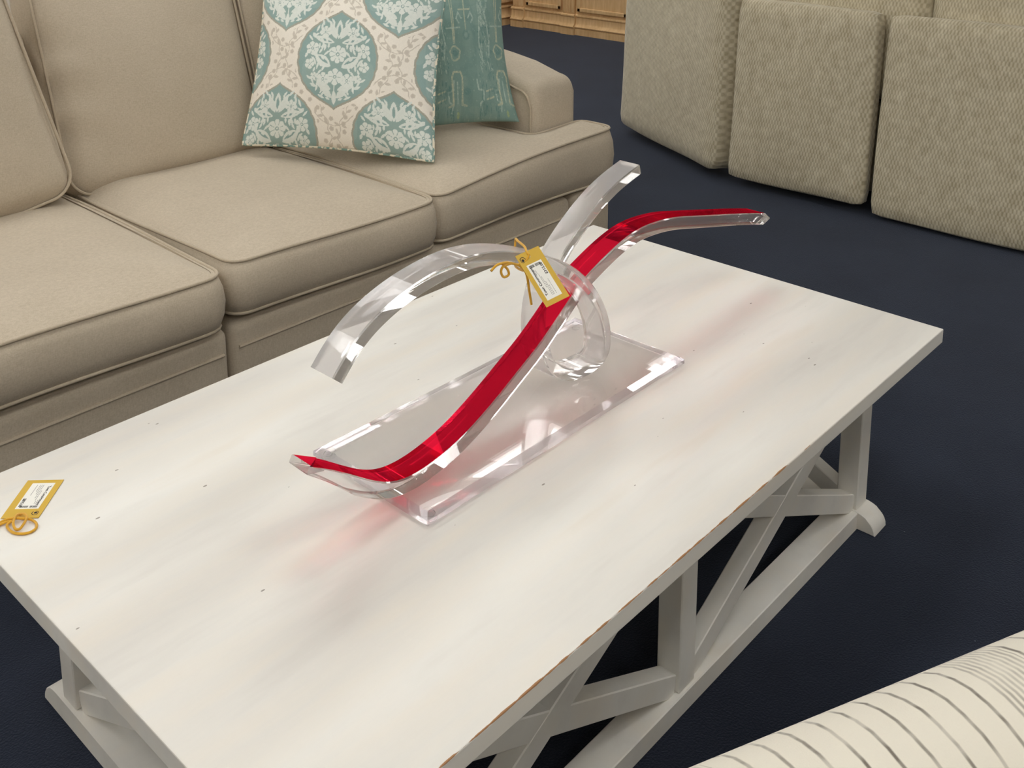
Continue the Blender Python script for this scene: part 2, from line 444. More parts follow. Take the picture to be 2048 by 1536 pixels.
# ------------------------------------------------------------------ acrylic sculpture
sculpt = thing('acrylic_sculpture', 'clear and red bent acrylic ribbon sculpture standing on the white coffee table', 'sculpture', (.88, .5, TH))
bm = bmesh.new()
px0, px1, py0, py1 = .500, 1.240, .343, .645
zb, zt = TH+.003, TH+.021
ch = .011
lo = [(px0, py0), (px1, py0), (px1, py1), (px0, py1)]
def ring(ins, z): return [bm.verts.new((px0+ins if x == px0 else px1-ins, py0+ins if y == py0 else py1-ins, z)) for x, y in lo]
rs_ = [ring(.0012, zb), ring(0, zb+.0012), ring(0, zt-ch*.75), ring(ch, zt)]
bm.faces.new(rs_[0][::-1]); bm.faces.new(rs_[-1])
for a, b in zip(rs_[:-1], rs_[1:]):
    for k in range(4):
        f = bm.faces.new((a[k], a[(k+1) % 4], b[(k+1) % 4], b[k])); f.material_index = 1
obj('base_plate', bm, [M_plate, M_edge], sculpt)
M_bump = glass('clear_bumper', (.95, .95, .95, 1), 1.4, .25)
for x in (px0+.022, px1-.022):
    for y in (py0+.022, py1-.022):
        bm = bmesh.new(); bmesh.ops.create_cone(bm, cap_ends=True, segments=20, radius1=.008, radius2=.009, depth=.0022, matrix=Matrix.Translation((x, y, TH+.0015)))
        obj('bumper', bm, M_bump, sculpt, smooth=40)

def ribbon(name, P, width, thick, mats, parent, top_index=0, end0=(0, 0), end1=(0, 0), point1=0, taper0=0, tmin=.2):
    """P: outer-surface centre line (n,3), bent in the x-z plane, width along y.
       thickness grows to the inner side. end skew: x shift per far / near side along the path"""
    n = len(P); bm = bmesh.new(); rings = []; c = .0022; run = 0
    for i in range(n):
        t = P[min(i+1, n-1)]-P[max(i-1, 0)]; t = t/np.linalg.norm(t)
        t2 = np.array([t[0], 0, t[2]]); t2 /= np.linalg.norm(t2)
        nrm = np.array([-t2[2], 0, t2[0]])            # left of travel in xz: outer side
        w = width/2
        sec = [(-w+c, 0), (w-c, 0), (w, -c), (w, -thick+c), (w-c, -thick), (-w+c, -thick), (-w, -thick+c), (-w, -c)]
        ring_ = []; run += np.linalg.norm(P[i]-P[i-1]) if i else 0
        tf = 1 if not taper0 else tmin+(1-tmin)*min(1, run/taper0)
        for yy, hh in sec:
            hh = hh*tf
            p = P[i] + np.array([0, yy, 0]) + nrm*hh
            f = (yy+w)/width                           # 0 near side, 1 far side
            if i == 0: p = p + t*(end0[0]*(1-f)+end0[1]*f)
            if i == n-1:
                p = p + t*(end1[0]*(1-f)+end1[1]*f)
            ring_.append(bm.verts.new(p))
        rings.append(ring_)
    for i in range(n-1):
        for k in range(8):
            f = bm.faces.new((rings[i][k], rings[i][(k+1) % 8], rings[i+1][(k+1) % 8], rings[i+1][k]))
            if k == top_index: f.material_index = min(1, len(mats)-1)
    if point1:
        tip = []
        for yy, hh in sec:
            h2 = -thick*.42+(hh+thick*.42)*.10
            tip.append(bm.verts.new(P[-1]+np.array([0, yy*.94, 0])+nrm*h2+t*point1))
        for k in range(8): bm.faces.new((rings[-1][k], rings[-1][(k+1) % 8], tip[(k+1) % 8], tip[k]))
        rings.append(tip)
    bm.faces.new(rings[0][::-1]); f = bm.faces.new(rings[-1])
    return obj(name, bm, mats, parent, smooth=28)

red_pts = [(.334, .616), (.360, .601), (.389, .583), (.420, .560), (.446, .541), (.476, .521), (.506, .508), (.535, .5035), (.570, .5045), (.612, .511), (.655, .522),
           (.705, .542), (.755, .566), (.807, .594), (.850, .616), (.896, .646), (.944, .680), (.985, .708), (1.019, .722), (1.059, .737),
           (1.100, .750), (1.140, .759), (1.182, .763), (1.230, .761), (1.301, .752), (1.378, .734), (1.480, .710), (1.580, .686), (1.678, .661), (1.692, .657)]
RP = resample(spline([(x, .4475, z) for x, z in red_pts], 6), 160)
RP = gsmooth(RP, 2.2) + np.array([-.0105, -.012, .009])
red_w = .055
ribbon('red_ribbon', RP, red_w, .0285, [M_clear, M_red], sculpt, 0, end0=(0, .062), end1=(0, .004), point1=.028, taper0=.12, tmin=.42)

cl = [(0.343,0.393,0.776),(0.380,0.393,0.815),(0.428,0.393,0.845),(0.497,0.393,0.868),(0.568,0.393,0.879),(0.624,0.393,0.880),(0.683,0.393,0.871),(0.745,0.393,0.852),(0.809,0.392,0.826),(0.865,0.390,0.797),
      (0.925,0.391,0.750),(0.977,0.398,0.695),(1.017,0.408,0.643),(1.043,0.418,0.595),(1.066,0.434,0.540),(1.066,0.448,0.505),(1.040,0.460,0.486),(1.001,0.472,0.4815),(0.958,0.484,0.497),
      (0.934,0.496,0.535),(0.930,0.505,0.585),(0.938,0.510,0.635),(0.960,0.514,0.685),(1.008,0.517,0.736),(1.062,0.517,0.779),(1.129,0.517,0.820),(1.197,0.517,0.848),(1.268,0.517,0.866)]
CP = gsmooth(resample(spline(cl, 8), 240), 3)
wt = np.clip((.425-CP[:, 1])/.03, 0, 1)[:, None]
CP = CP + wt*np.array([-.0105, -.012, .009])
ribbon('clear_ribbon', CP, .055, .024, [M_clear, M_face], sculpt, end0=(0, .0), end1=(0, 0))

# ------------------------------------------------------------------ price tags
def text_mesh(s, size, bold=False, align='LEFT'):
    cu = bpy.data.curves.new('t', 'FONT'); cu.body = s; cu.size = size; cu.align_x = align; cu.align_y = 'CENTER'
    cu.resolution_u = 2
    if bold: cu.offset = size*.03
    o = bpy.data.objects.new('t', cu); COL.objects.link(o)
    dg = bpy.context.evaluated_depsgraph_get(); dg.update()
    me = bpy.data.meshes.new_from_object(o.evaluated_get(dg))
    bpy.data.objects.remove(o); bpy.data.curves.remove(cu)
    return me

def price_tag(label, corners, base, strings, price, title, knot=None):
    """corners: hole-end-left, hole-end-right, far-right, far-left as read with the hole end up"""
    hl, hr, fr, fl = [Vector(c) for c in corners]
    t = thing('price_tag', label, 'tag', base)
    ex = ((hr-hl)+(fr-fl)); W = ex.length/2; ex.normalize()
    ey = ((hl-fl)+(hr-fr)); Hh = ey.length/2; ey = (ey - ex*ey.dot(ex)).normalized()
    nz = ex.cross(ey).normalized()
    O = (hl+hr+fr+fl)/4
    def P(u, v, h=0): return O + ex*((u-.5)*W) + ey*((v-.5)*Hh) + nz*h     # u 0..1 left-right, v 0 far end .. 1 hole end
    def quad(bm, u0, v0, u1, v1, h, th=.0002):
        lo_ = [P(u0, v0, h), P(u1, v0, h), P(u1, v1, h), P(u0, v1, h)]
        a = [bm.verts.new(p) for p in lo_]; b = [bm.verts.new(p+nz*th) for p in lo_]
        bm.faces.new(a[::-1]); bm.faces.new(b)
        for k in range(4): bm.faces.new((a[k], a[(k+1) % 4], b[(k+1) % 4], b[k]))
    bm = bmesh.new(); quad(bm, 0, 0, 1, 1, 0, .0007); obj('card', bm, M_goldcard, t)
    bm = bmesh.new(); quad(bm, .17, .09, .80, .77, .0007); sticker = obj('label_sticker', bm, M_paper, t)
    bm = bmesh.new()
    us = .24
    rr = random.Random(5)
    while us < .70:
        w = rr.choice([.006, .010, .014])
        if not .43 < us < .48: quad(bm, us, .695, us+w, .745, .0009, .0001)
        us += w+rr.choice([.005, .008])
    obj('barcode', bm, M_ink, sticker)
    # lettering runs from the far end towards the hole end, its upper side to the left
    B = Matrix((ey, -ex, nz)).transposed()
    def put(bm2, s, size, u, v, bold=False):
        me = text_mesh(s, size, bold)
        M = B.to_4x4(); M.translation = P(u, v, .0010)
        me.transform(M); bm2.from_mesh(me); bpy.data.meshes.remove(me)
    bm = bmesh.new(); put(bm, title, .0068, .27, .17, True); obj('printed_title', bm, M_ink, sticker)
    bm = bmesh.new(); put(bm, price, .0072, .715, .50, True); obj('printed_price', bm, M_ink, sticker)
    bm = bmesh.new()
    for (u, v0, v1) in ((.40, .30, .56), (.445, .14, .50), (.49, .14, .40), (.535, .14, .32), (.62, .14, .42), (.28, .55, .66), (.325, .55, .66), (.37, .57, .65)):
        vv = v0
        while vv < v1:
            w = rr.uniform(.012, .035); quad(bm, u, vv, u+.016, min(vv+w, v1), .0009, .0001); vv += w+.008
    obj('fine_print', bm, M_inkgrey, sticker)
    bm = bmesh.new()                                    # round dark emblem by the hole
    for r0, r1, a0, a1 in ((.0050, .0062, -.6, 2.6), (.0, .0026, 0, 6.283), (.0036, .0046, 2.2, 5.0)):
        n = 18; c0 = P(.17 if not knot else .80, .875, .0008)
        for k in range(n):
            b0 = a0+(a1-a0)*k/n; b1 = a0+(a1-a0)*(k+1)/n
            q = [c0+(ex*math.cos(b)+ey*math.sin(b))*r for b, r in ((b0, r0), (b1, r0), (b1, r1), (b0, r1))]
            if r0 == 0: q = q[1:]
            vs = [bm.verts.new(x) for x in q]; bm.faces.new(vs)
    obj('emblem', bm, M_ink, t)
    bm = bmesh.new(); n = 16; c0 = P(.46, .90, .0008)
    bm.faces.new([bm.verts.new(c0+(ex*math.cos(2*PI*k/n)+ey*math.sin(2*PI*k/n))*.0024) for k in range(n)])
    obj('punched_hole', bm, M_paper, t)
    bm = bmesh.new()
    for s in strings: tube(bm, spline(s, 6), .0022, 7)
    obj('string', bm, M_yarn, t, smooth=60)
    return t

T1 = [(.7200,.352,.8567),(.7689,.343,.8638),(.7653,.269,.7950),(.7165,.278,.7880)]
S1 = [[(0.6540,0.3450,0.8530),(0.6680,0.3450,0.8590),(0.6890,0.3450,0.8570),(0.7050,0.3450,0.8510),(0.7180,0.3430,0.8450),(0.7300,0.340,0.8470),(.7380,.3395,.8515),(.7425,.3405,.8560)],
      [(0.7050,0.3450,0.8510),(0.6890,0.3440,0.8530),(0.6790,0.3430,0.8520),(0.6760,0.3430,0.8450),(0.6810,0.3430,0.8350),(0.6900,0.3430,0.8330),(0.6950,0.3430,0.8360),(0.6930,0.3440,0.8440),(0.6870,0.3450,0.8510),(0.6820,0.3470,0.8570)],
      [(0.7170,0.3430,0.8450),(0.7280,0.3400,0.8360),(0.7340,0.3380,0.8230),(0.7370,0.3370,0.8060),(0.7400,0.3370,0.7900),(0.7450,0.3370,0.7660)],
      [(.7425,.3405,.8560),(.7440,.347,.8585),(.757,.363,.8600),(.775,.395,.8570),(.789,.4145,.8500),(.787,.4135,.8110),(.765,.39,.8130),(.738,.3485,.8270),(.720,.3435,.8445)]]
# order: hole-end-left, hole-end-right, far-right, far-left
price_tag('gold price tag hanging by yellow string from the clear arch of the sculpture', T1, (.743, .31, .80), S1, '$315.00', 'Town Consignment')
T2 = [(0.0490,0.8770,0.4608),(0.0920,0.8340,0.4608),(0.1640,0.9110,0.4608),(0.1210,0.9560,0.4608)]
# seen from the hole end the tag reads the other way round
T2r = [(0.0920,0.8340,0.4608),(0.0490,0.8770,0.4608),(0.1210,0.9560,0.4608),(0.1640,0.9110,0.4608)]
S2 = [[(0.0710,0.8620,0.4640),(0.0740,0.8540,0.4680),(0.0730,0.8390,0.4690),(0.0630,0.8270,0.4680),(0.0540,0.8230,0.4650),(0.0500,0.8300,0.4650),(0.0530,0.8430,0.4680),(0.0630,0.8560,0.4690),(0.0710,0.8620,0.4650)],
      [(0.0340,0.8660,0.4625),(0.0480,0.8640,0.4650),(0.0590,0.8570,0.4660),(0.0690,0.8450,0.4660),(0.0780,0.8350,0.4640),(0.0800,0.8210,0.4625),(0.0740,0.8090,0.4625),(0.0630,0.8060,0.4625),(0.0520,0.8130,0.4625),(0.0450,0.8260,0.4625),(0.0440,0.8430,0.4630),(0.0460,0.8500,0.4645),(0.0540,0.8530,0.4650)],
      [(0.0250,0.8600,0.4625),(0.0430,0.8600,0.4640),(0.0500,0.8560,0.4650),(0.0570,0.8510,0.4650)]]
T2 = [(0.0490,0.8770,0.4608),(0.0920,0.8340,0.4608),(0.1640,0.9110,0.4608),(0.1210,0.9560,0.4608)]
price_tag('gold price tag lying on the left end of the white coffee table, string coiled', T2r, (.105, .895, .4604), S2, '$895.00', 'Town Consignment')

# ------------------------------------------------------------------ beige sofa (two sections)
def seat_cushion_obj(parent, x0, x1, y0, y1, z0, z1, seed, ext=None):
    """boxed seat cushion with crowned top; ext=(x2,y2): T-extension to x2 in front of the arm up to y2"""
    if ext is None: outl = [(x0, y0), (x1, y0), (x1, y1), (x0, y1)]
    else: outl = [(x0, y0), (ext[0], y0), (ext[0], ext[1]), (x1, ext[1]), (x1, y1), (x0, y1)]
    # round the corners
    def rounded(poly, r):
        out = []
        for i, p in enumerate(poly):
            a = np.array(poly[i-1], float); b = np.array(p, float); c = np.array(poly[(i+1) % len(poly)], float)
            d1 = (a-b)/np.linalg.norm(a-b); d2 = (c-b)/np.linalg.norm(c-b)
            s = b+d1*r; e = b+d2*r
            for k in range(6):
                t = k/5; out.append((1-t)**2*s+2*t*(1-t)*b+t*t*e)
        return out
    lp = densify(rounded(outl, .055), .03)
    lp = [p for k, p in enumerate(lp) if np.linalg.norm(p-lp[k-1]) > .002]
    bm = bmesh.new()
    lp = np.array(lp); n = len(lp)
    tang = np.roll(lp, -1, 0)-np.roll(lp, 1, 0); nrm = np.stack([tang[:, 1], -tang[:, 0]], 1); nrm /= np.linalg.norm(nrm, axis=1)[:, None]
    # side wall: bulging profile
    h = z1-z0; prof = [(0, -.012), (.012, 0), (.25, .012), (.5, .016), (.75, .012), (.985, 0), (1.0, -.012)]
    rs = np.random.RandomState(seed); ph = rs.rand(4)*6.28
    def crown(p):
        u = (p[0]-x0)/((ext[0] if ext else x1)-x0)*2-1; v = (p[1]-y0)/(y1-y0)*2-1
        return .05*max(0, 1-abs(u)**2.6)*max(0, 1-abs(v)**2.4) + .003*math.sin(5*p[0]+4*p[1]+ph[0])
    rings = []
    for f, o_ in prof:
        ring_ = []
        for i in range(n):
            q = lp[i]+nrm[i]*o_*(1+.25*math.sin(11*lp[i][0]+9*lp[i][1]+ph[1]))
            z = z0+h*f
            z += .006*math.sin(6*lp[i][0]+5*lp[i][1]+ph[2])
            ring_.append(bm.verts.new((q[0], q[1], z)))
        rings.append(ring_)
    for a, b in zip(rings[:-1], rings[1:]):
        for k in range(n): bm.faces.new((a[k], a[(k+1) % n], b[(k+1) % n], b[k]))
    bm.faces.new(rings[0][::-1])
    lift = lambda x, f: .046*f*max(0, (x-x0)/(ext[0]-x0))**.9 if ext else 0
    for (f, _), rg in zip(prof, rings):
        for v in rg: v.co.z += lift(v.co.x, max(0, f))
    cx, cy = ((x0+x1)/2, (y0+y1)/2) if ext is None else (x0+.36, ext[1]-.07)
    E2 = lp
    prev = rings[-1]
    for sc in (.975, .94, .89, .82, .73, .62, .50, .37, .24, .12):
        cur = []
        for i in range(n):
            p = np.array([cx, cy])+(lp[i]-np.array([cx, cy]))*sc
            d = np.sqrt(((E2-p)**2).sum(1).min())
            z = z1-.012 + .046*(1-math.exp(-d/.075)) + .006*math.sin(6*p[0]+5*p[1]+ph[2])*math.exp(-d/.05) + .004*math.sin(7*p[0]+5*p[1]+ph[0])*min(1, d/.1)
            cur.append(bm.verts.new((p[0], p[1], z + lift(p[0], 1))))
        for k in range(n): bm.faces.new((prev[k], prev[(k+1) % n], cur[(k+1) % n], cur[k]))
        prev = cur
    zc = sum(v.co.z for v in prev)/n
    cv = bm.verts.new((cx, cy, zc))
    for k in range(n): bm.faces.new((prev[k], prev[(k+1) % n], cv))
    o = obj('seat_cushion', bm, M_linen, parent, smooth=75)
    for f, nm in ((.0, 'piping'), (1.0, 'piping')):
        bm = bmesh.new()
        pts = []
        for i in range(n):
            q = lp[i]+nrm[i]*(.001); z = z0+h*f+.006*math.sin(6*lp[i][0]+5*lp[i][1]+ph[2])
            pts.append((q[0], q[1], z + (.004 if f == 0 else -.002) + lift(q[0], f)))
        tube(bm, pts, .0048, 6, closed=True); obj('piping', bm, M_linen_pipe, o, smooth=80)
    return o

def back_cushion_obj(parent, M, w, h, d, seed, crease=0):
    bm = bmesh.new()
    cushion(bm, None, (w, d, h), .07, (.012, .055, .012), M, N=22, wob=.004, seed=seed)
    if crease:
        Mi = M.inverted()
        for v in bm.verts:
            q = Mi @ v.co
            u = q.x/(w/2); t = q.z/(h/2)
            if q.y < 0 and u < 0:
                g = max(0, -u-.55)/.45
                q.y += .012*g*math.sin(t*16+u*4)*(1 if -.6 < t < .4 else 0)
            v.co = M @ q
    o = obj('back_cushion', bm, M_linen, parent, smooth=80)
    loop = densify(rrect(w-.012, h-.012, .075, 8), .03)
    bm = bmesh.new(); tube(bm, [M @ Vector((p[0], -d/2+.022, p[1])) for p in loop], .0048, 6, closed=True)
    obj('piping', bm, M_linen_pipe, o, smooth=80)
    return o

ZS0, ZS1 = .360, .508
def back_matrix(xc, yb, zb_, h, d, lean, roll=0):
    """front-bottom edge of the cushion at (xc, yb, zb_)"""
    M = Matrix.Translation((xc, yb, zb_)) @ Matrix.Rotation(-math.radians(lean), 4, 'X') @ Matrix.Rotation(math.radians(roll), 4, 'Y') @ Matrix.Translation((0, d/2, h/2))
    return M

def sofa_base(parent, x0, x1, yf, yb):
    bm = bmesh.new(); box(bm, (x0, yf, .075), (x1, yb, .345), .03, 4); o = obj('seat_base', bm, M_linen, parent, smooth=60)
    bm = bmesh.new(); tube(bm, [(x0+.02, yf-.001, .278), ((x0+x1)/2, yf-.001, .279), (x1-.02, yf-.001, .278)], .0045, 6); obj('piping', bm, M_linen_pipe, o)
    bm = bmesh.new(); box(bm, (x0, yb-.01, .075), (x1, yb+.2, 1.0), .05, 4); obj('back_frame', bm, M_linen, parent, smooth=60)
    for x in (x0+.06, x1-.11):
        for y in (yf+.06, yb+.08):
            bm = bmesh.new(); box(bm, (x, y, 0), (x+.05, y+.05, .078), .004, 1); obj('leg', bm, M_wood_dark, parent)

YFR, YBK = 1.432, 2.46
sofR = thing('sofa_section', 'right section of the beige linen sofa, with the padded arm and both throw pillows', 'sofa', (1.62, 1.95, 0))
sofa_base(sofR, .832, 2.20, YFR+.010, YBK)
seat_cushion_obj(sofR, .838, 1.545, YFR-.005, 2.36, ZS0, ZS1, 3)
seat_cushion_obj(sofR, 1.556, 2.175, YFR+.004, 2.36, ZS0, ZS1+.004, 5, ext=(2.43, 1.60))
# sloping arm with rounded front
def arm(parent, xa, xb, yf, yb, zf, zr):
    bm = bmesh.new(); prof = [(yf, .075), (yf-.004, zf-.065)]
    for k in range(1, 9):
        a = PI/2*k/8; prof.append((yf+.06*(1-math.cos(a)), zf-.065+.06*math.sin(a)))
    for k in range(1, 9):
        t = k/8; prof.append((yf+.06+(yb-yf-.06)*t, zf-.005+(zr-zf+.005)*(t**.62)))
    prof.append((yb, .075))
    P2 = np.array(prof); tg = np.roll(P2, -1, 0)-np.roll(P2, 1, 0); nn = np.stack([-tg[:, 1], tg[:, 0]], 1); nn /= np.linalg.norm(nn, axis=1)[:, None]
    rr_ = .03; rings = []
    for x, dl in [(xa+rr_*(1-math.cos(a)), rr_*(1-math.sin(a))) for a in [PI/2*k/5 for k in range(6)]] + [((xa+xb)/2, -.006)] + [(xb-rr_*(1-math.cos(a)), rr_*(1-math.sin(a))) for a in [PI/2*k/5 for k in range(5, -1, -1)]]:
        rings.append([bm.verts.new((x, p[0]-q[0]*dl, max(.07, p[1]-q[1]*dl))) for p, q in zip(P2, nn)])
    n = len(prof)
    for A, B in zip(rings[:-1], rings[1:]):
        for i in range(n): bm.faces.new((A[i], A[(i+1) % n], B[(i+1) % n], B[i]))
    bm.faces.new(rings[0]); bm.faces.new(rings[-1][::-1])
    o = obj('arm', bm, M_linen, parent, smooth=50)
    bm = bmesh.new(); pts = [(xa-.002, y+.024, z-.030) for y, z in prof[1:-1]]
    pts = [(xa-.002, yf+.024, .3)] + pts
    tube(bm, pts, .0048, 6); obj('piping', bm, M_linen_pipe, o, smooth=80)
arm(sofR, 2.205, 2.435, 1.62, 2.62, .725, .835)
bm = bmesh.new(); box(bm, (2.205, YFR+.012, .075), (2.43, 1.64, .345), .03, 4); obj('arm_front_base', bm, M_linen, sofR, smooth=60)
bm = bmesh.new(); tube(bm, [(2.2, YFR+.010, .278), (2.41, YFR+.010, .278)], .0045, 6); obj('piping', bm, M_linen_pipe, sofR)
back_cushion_obj(sofR, back_matrix(1.152, 2.215, .505, .72, .20, 17), .700, .72, .20, 11, crease=1)
back_cushion_obj(sofR, back_matrix(1.86, 2.22, .505, .72, .20, 17), .70, .72, .20, 12)

sofL = thing('sofa_section', 'left section of the beige linen sofa, cut off by the photo\'s left edge', 'sofa', (.4, 1.95, 0))
sofa_base(sofL, .05, .820, YFR-.002, YBK)
seat_cushion_obj(sofL, .06, .804, YFR-.018, 2.36, ZS0, ZS1-.002, 8)
arm(sofL, -.19, .04, 1.62, 2.62, .70, .80)
back_cushion_obj(sofL, back_matrix(.428, 2.11, .505, .72, .20, 15, -9.5), .735, .72, .20, 14)

# ------------------------------------------------------------------ throw pillows
class Img:
    def __init__(s, n, col):
        s.n = n; s.a = np.empty((n, n, 3)); s.a[:] = lin(col)[:3]
        g = (np.arange(n)+.5)/n*1.12-.06
        s.X, s.Y = np.meshgrid(g, g)               # Y rows: up
    def px(s, v): return (v+.06)/1.12*s.n
    def win(s, cx, cy, r):
        i0, i1 = int(max(0, s.px(cx-r))), int(min(s.n, s.px(cx+r)+1)); j0, j1 = int(max(0, s.px(cy-r))), int(min(s.n, s.px(cy+r)+1))
        if i1 <= i0 or j1 <= j0: return None
        return slice(j0, j1), slice(i0, i1)
    def put(s, w, m, c, al=1.0):
        a = (m.astype(float)*al)[..., None]; s.a[w] = s.a[w]*(1-a)+np.array(lin(c)[:3])*a
    def ell(s, cx, cy, rx, ry, ang, c, al=1.0):
        w = s.win(cx, cy, max(rx, ry)*1.1)
        if w is None: return
        dx = s.X[w]-cx; dy = s.Y[w]-cy; ca, sa = math.cos(ang), math.sin(ang)
        u = dx*ca+dy*sa; v = -dx*sa+dy*ca
        s.put(w, (u/rx)**2+(v/ry)**2 < 1, c, al)
    def leaf(s, cx, cy, L, W, ang, c, al=1.0):
        w = s.win(cx, cy, L)
        if w is None: return
        dx = s.X[w]-cx; dy = s.Y[w]-cy; ca, sa = math.cos(ang), math.sin(ang)
        u = (dx*ca+dy*sa)/L; v = (-dx*sa+dy*ca)/W
        s.put(w, (np.abs(u-.5) < .5) & (np.abs(v) < np.sin(np.clip(u, 0, 1)*PI)**.8*.5), c, al)
    def flower(s, cx, cy, r, n, c, c0, rot=0, gap=.35):
        w = s.win(cx, cy, r*1.1)
        if w is None: return
        dx = s.X[w]-cx; dy = s.Y[w]-cy; rr = np.hypot(dx, dy); th = np.arctan2(dy, dx)+rot
        edge = r*(.72+.28*np.abs(np.cos(th*n/2))**.6)
        m = (rr < edge) & (rr > r*.22) & ((np.abs(np.cos(th*n/2)) > gap*.55) | (rr < r*.34))
        s.put(w, m, c); s.put(w, rr < r*.12, c)
    def line(s, pts, wd, c, al=1.0):
        for (x0, y0), (x1, y1) in zip(pts[:-1], pts[1:]):
            L = math.hypot(x1-x0, y1-y0); k = max(1, int(L/(wd*.6)))
            for i in range(k+1):
                t = i/k; s.ell(x0+(x1-x0)*t, y0+(y1-y0)*t, wd, wd, 0, c, al)

def floral_image(n=760):
    im = Img(n, (241, 235, 223))
    cream, teal, teal2, rim, white, vine = (241, 235, 223), (158, 182, 177), (148, 174, 170), (172, 170, 156), (226, 232, 225), (208, 200, 186)
    rs = np.random.RandomState(2)
    DX, DY = .625, .388
    A, B = .214, .252                                     # half sizes of a medallion
    cents = []
    for j in range(-2, 3):
        for i in range(-2, 3):
            cents.append((.505+DX*i+(DX/2 if j % 2 else 0), .442+DY*j))
    def ogee(t, s=1.0): return A*s*np.clip(1-np.clip(np.abs(t), 0, 1)**2, 0, 1)**(.70+.62*np.clip(np.abs(t), 0, 1)**5)
    # vines following the gaps, two stems per gap
    for cx, cy in cents:
        for sg in (-1, 1):
            for scale, ph in ((1.36, 0),):
                path = []
                for k in range(61):
                    t = -1+2*k/60
                    xw = A*scale*(1-abs(t)**1.75*1.0)**.78 if abs(t) < 1 else 0
                    if scale > 1.5 and xw < .02: continue
                    path.append((cx+sg*(xw+.008*math.sin(k*.9+ph)), cy+t*B*scale*.98))
                im.line(path, .0022, vine, .8)
                for k in range(1, len(path)-1, 2):
                    dx = path[k+1][0]-path[k-1][0]; dy = path[k+1][1]-path[k-1][1]; a = math.atan2(dy, dx)
                    side = 1 if (k//2) % 2 else -1
                    if (k//2) % 5 in (1, 3):
                        fx, fy = path[k][0]+side*.020*-math.sin(a), path[k][1]+side*.020*math.cos(a)
                        for q in range(5): im.ell(fx+.006*math.cos(q*1.257+a), fy+.006*math.sin(q*1.257+a), .0062, .0062, 0, vine, .9)
                    else:
                        im.leaf(path[k][0], path[k][1], .034, .014, a+side*.85, vine, .9)
    # medallions
    for cx, cy in cents:
        w = im.win(cx, cy, .29)
        if w is None: continue
        u = (im.X[w]-cx); t = (im.Y[w]-cy)/B
        th = np.arctan2(t, u/A); sc = 1+.022*np.abs(np.sin(th*15))
        o1 = np.abs(u) < ogee(t/1.03, 1.035)*sc
        # clear a cream halo first so that the vines stop short of the medallion
        im.put(w, np.abs(u) < ogee(t/1.10, 1.10), cream)
        im.put(w, o1, rim)
        inn = np.abs(u) < ogee(t/.985, .985)*sc
        im.put(w, inn, teal2)
        g = np.sin(u*23+cx*9)*np.sin(t*5+cy*7)
        im.put(w, inn & (g > .15), teal, .8)
        im.put(w, inn & (np.abs(u) < ogee(t/.85, .82)), (156, 178, 171), .65)
        F = lambda x, y, r, n_, rot=0: im.flower(cx+x*A, cy+y*B, r*A, n_, white, teal2, rot)
        Lf = lambda x, y, L, W, a: im.leaf(cx+x*A, cy+y*B, L*A, W*A, a, white, .95)
        F(.02, .10, .22, 8)
        for sg in (-1, 1):
            F(sg*.66, .20, .17, 6, .3); F(sg*.36, .55, .15, 7, .2); F(sg*.30, -.42, .17, 6, .5); F(sg*.70, -.12, .13, 5, .1); F(sg*.56, -.36, .09, 5)
            # two acanthus leaves beside the middle rosette and below
            m = lambda a: a if sg > 0 else PI-a
            Lf(sg*.10, .34, .55, .17, m(.22)); Lf(sg*.14, -.16, .50, .26, m(.55)); Lf(sg*.05, .42, .42, .17, m(1.05))
            Lf(sg*.06, -.78, .34, .16, m(.75)); Lf(sg*.08, -.62, .42, .17, m(.35)); Lf(sg*.52, .02, .20, .08, m(1.2)); Lf(sg*.46, -.58, .2, .08, m(.4))
            Lf(sg*.84, .0, .16, .07, m(2.0)); Lf(sg*.60, .42, .16, .09, m(.9)); Lf(sg*.20, .80-.1, .14, .07, m(.8)); Lf(sg*.45, .30-.08, .16, .08, m(2.6))
            im.leaf(cx+sg*.20*A, cy-.10*B, .34*A, .07*A, m(.55), teal2)
            im.leaf(cx+sg*.16*A, cy+.345*B, .36*A, .05*A, m(.22), teal2)
        for q in range(46):
            tt = -.82+1.64*((q*.618) % 1); uu = (.25+.68*((q*.37+.11) % 1))*ogee(tt, .86)/A
            for sg in (-1, 1): Lf(sg*uu, tt, .13+.07*((q*.29) % 1), .055, (.4+2.2*((q*.53) % 1)) if sg > 0 else PI-(.4+2.2*((q*.53) % 1)))
        Lf(0, .42, .46, .18, PI/2); im.leaf(cx, cy+.48*B, .28*A, .08*A, PI/2, teal2)
        Lf(0, -.92, .34, .12, PI/2); F(0, -.36, .20, 6, .52)
        im.line([(cx, cy-.9*B), (cx, cy-.45*B)], .0025, white)
    return im

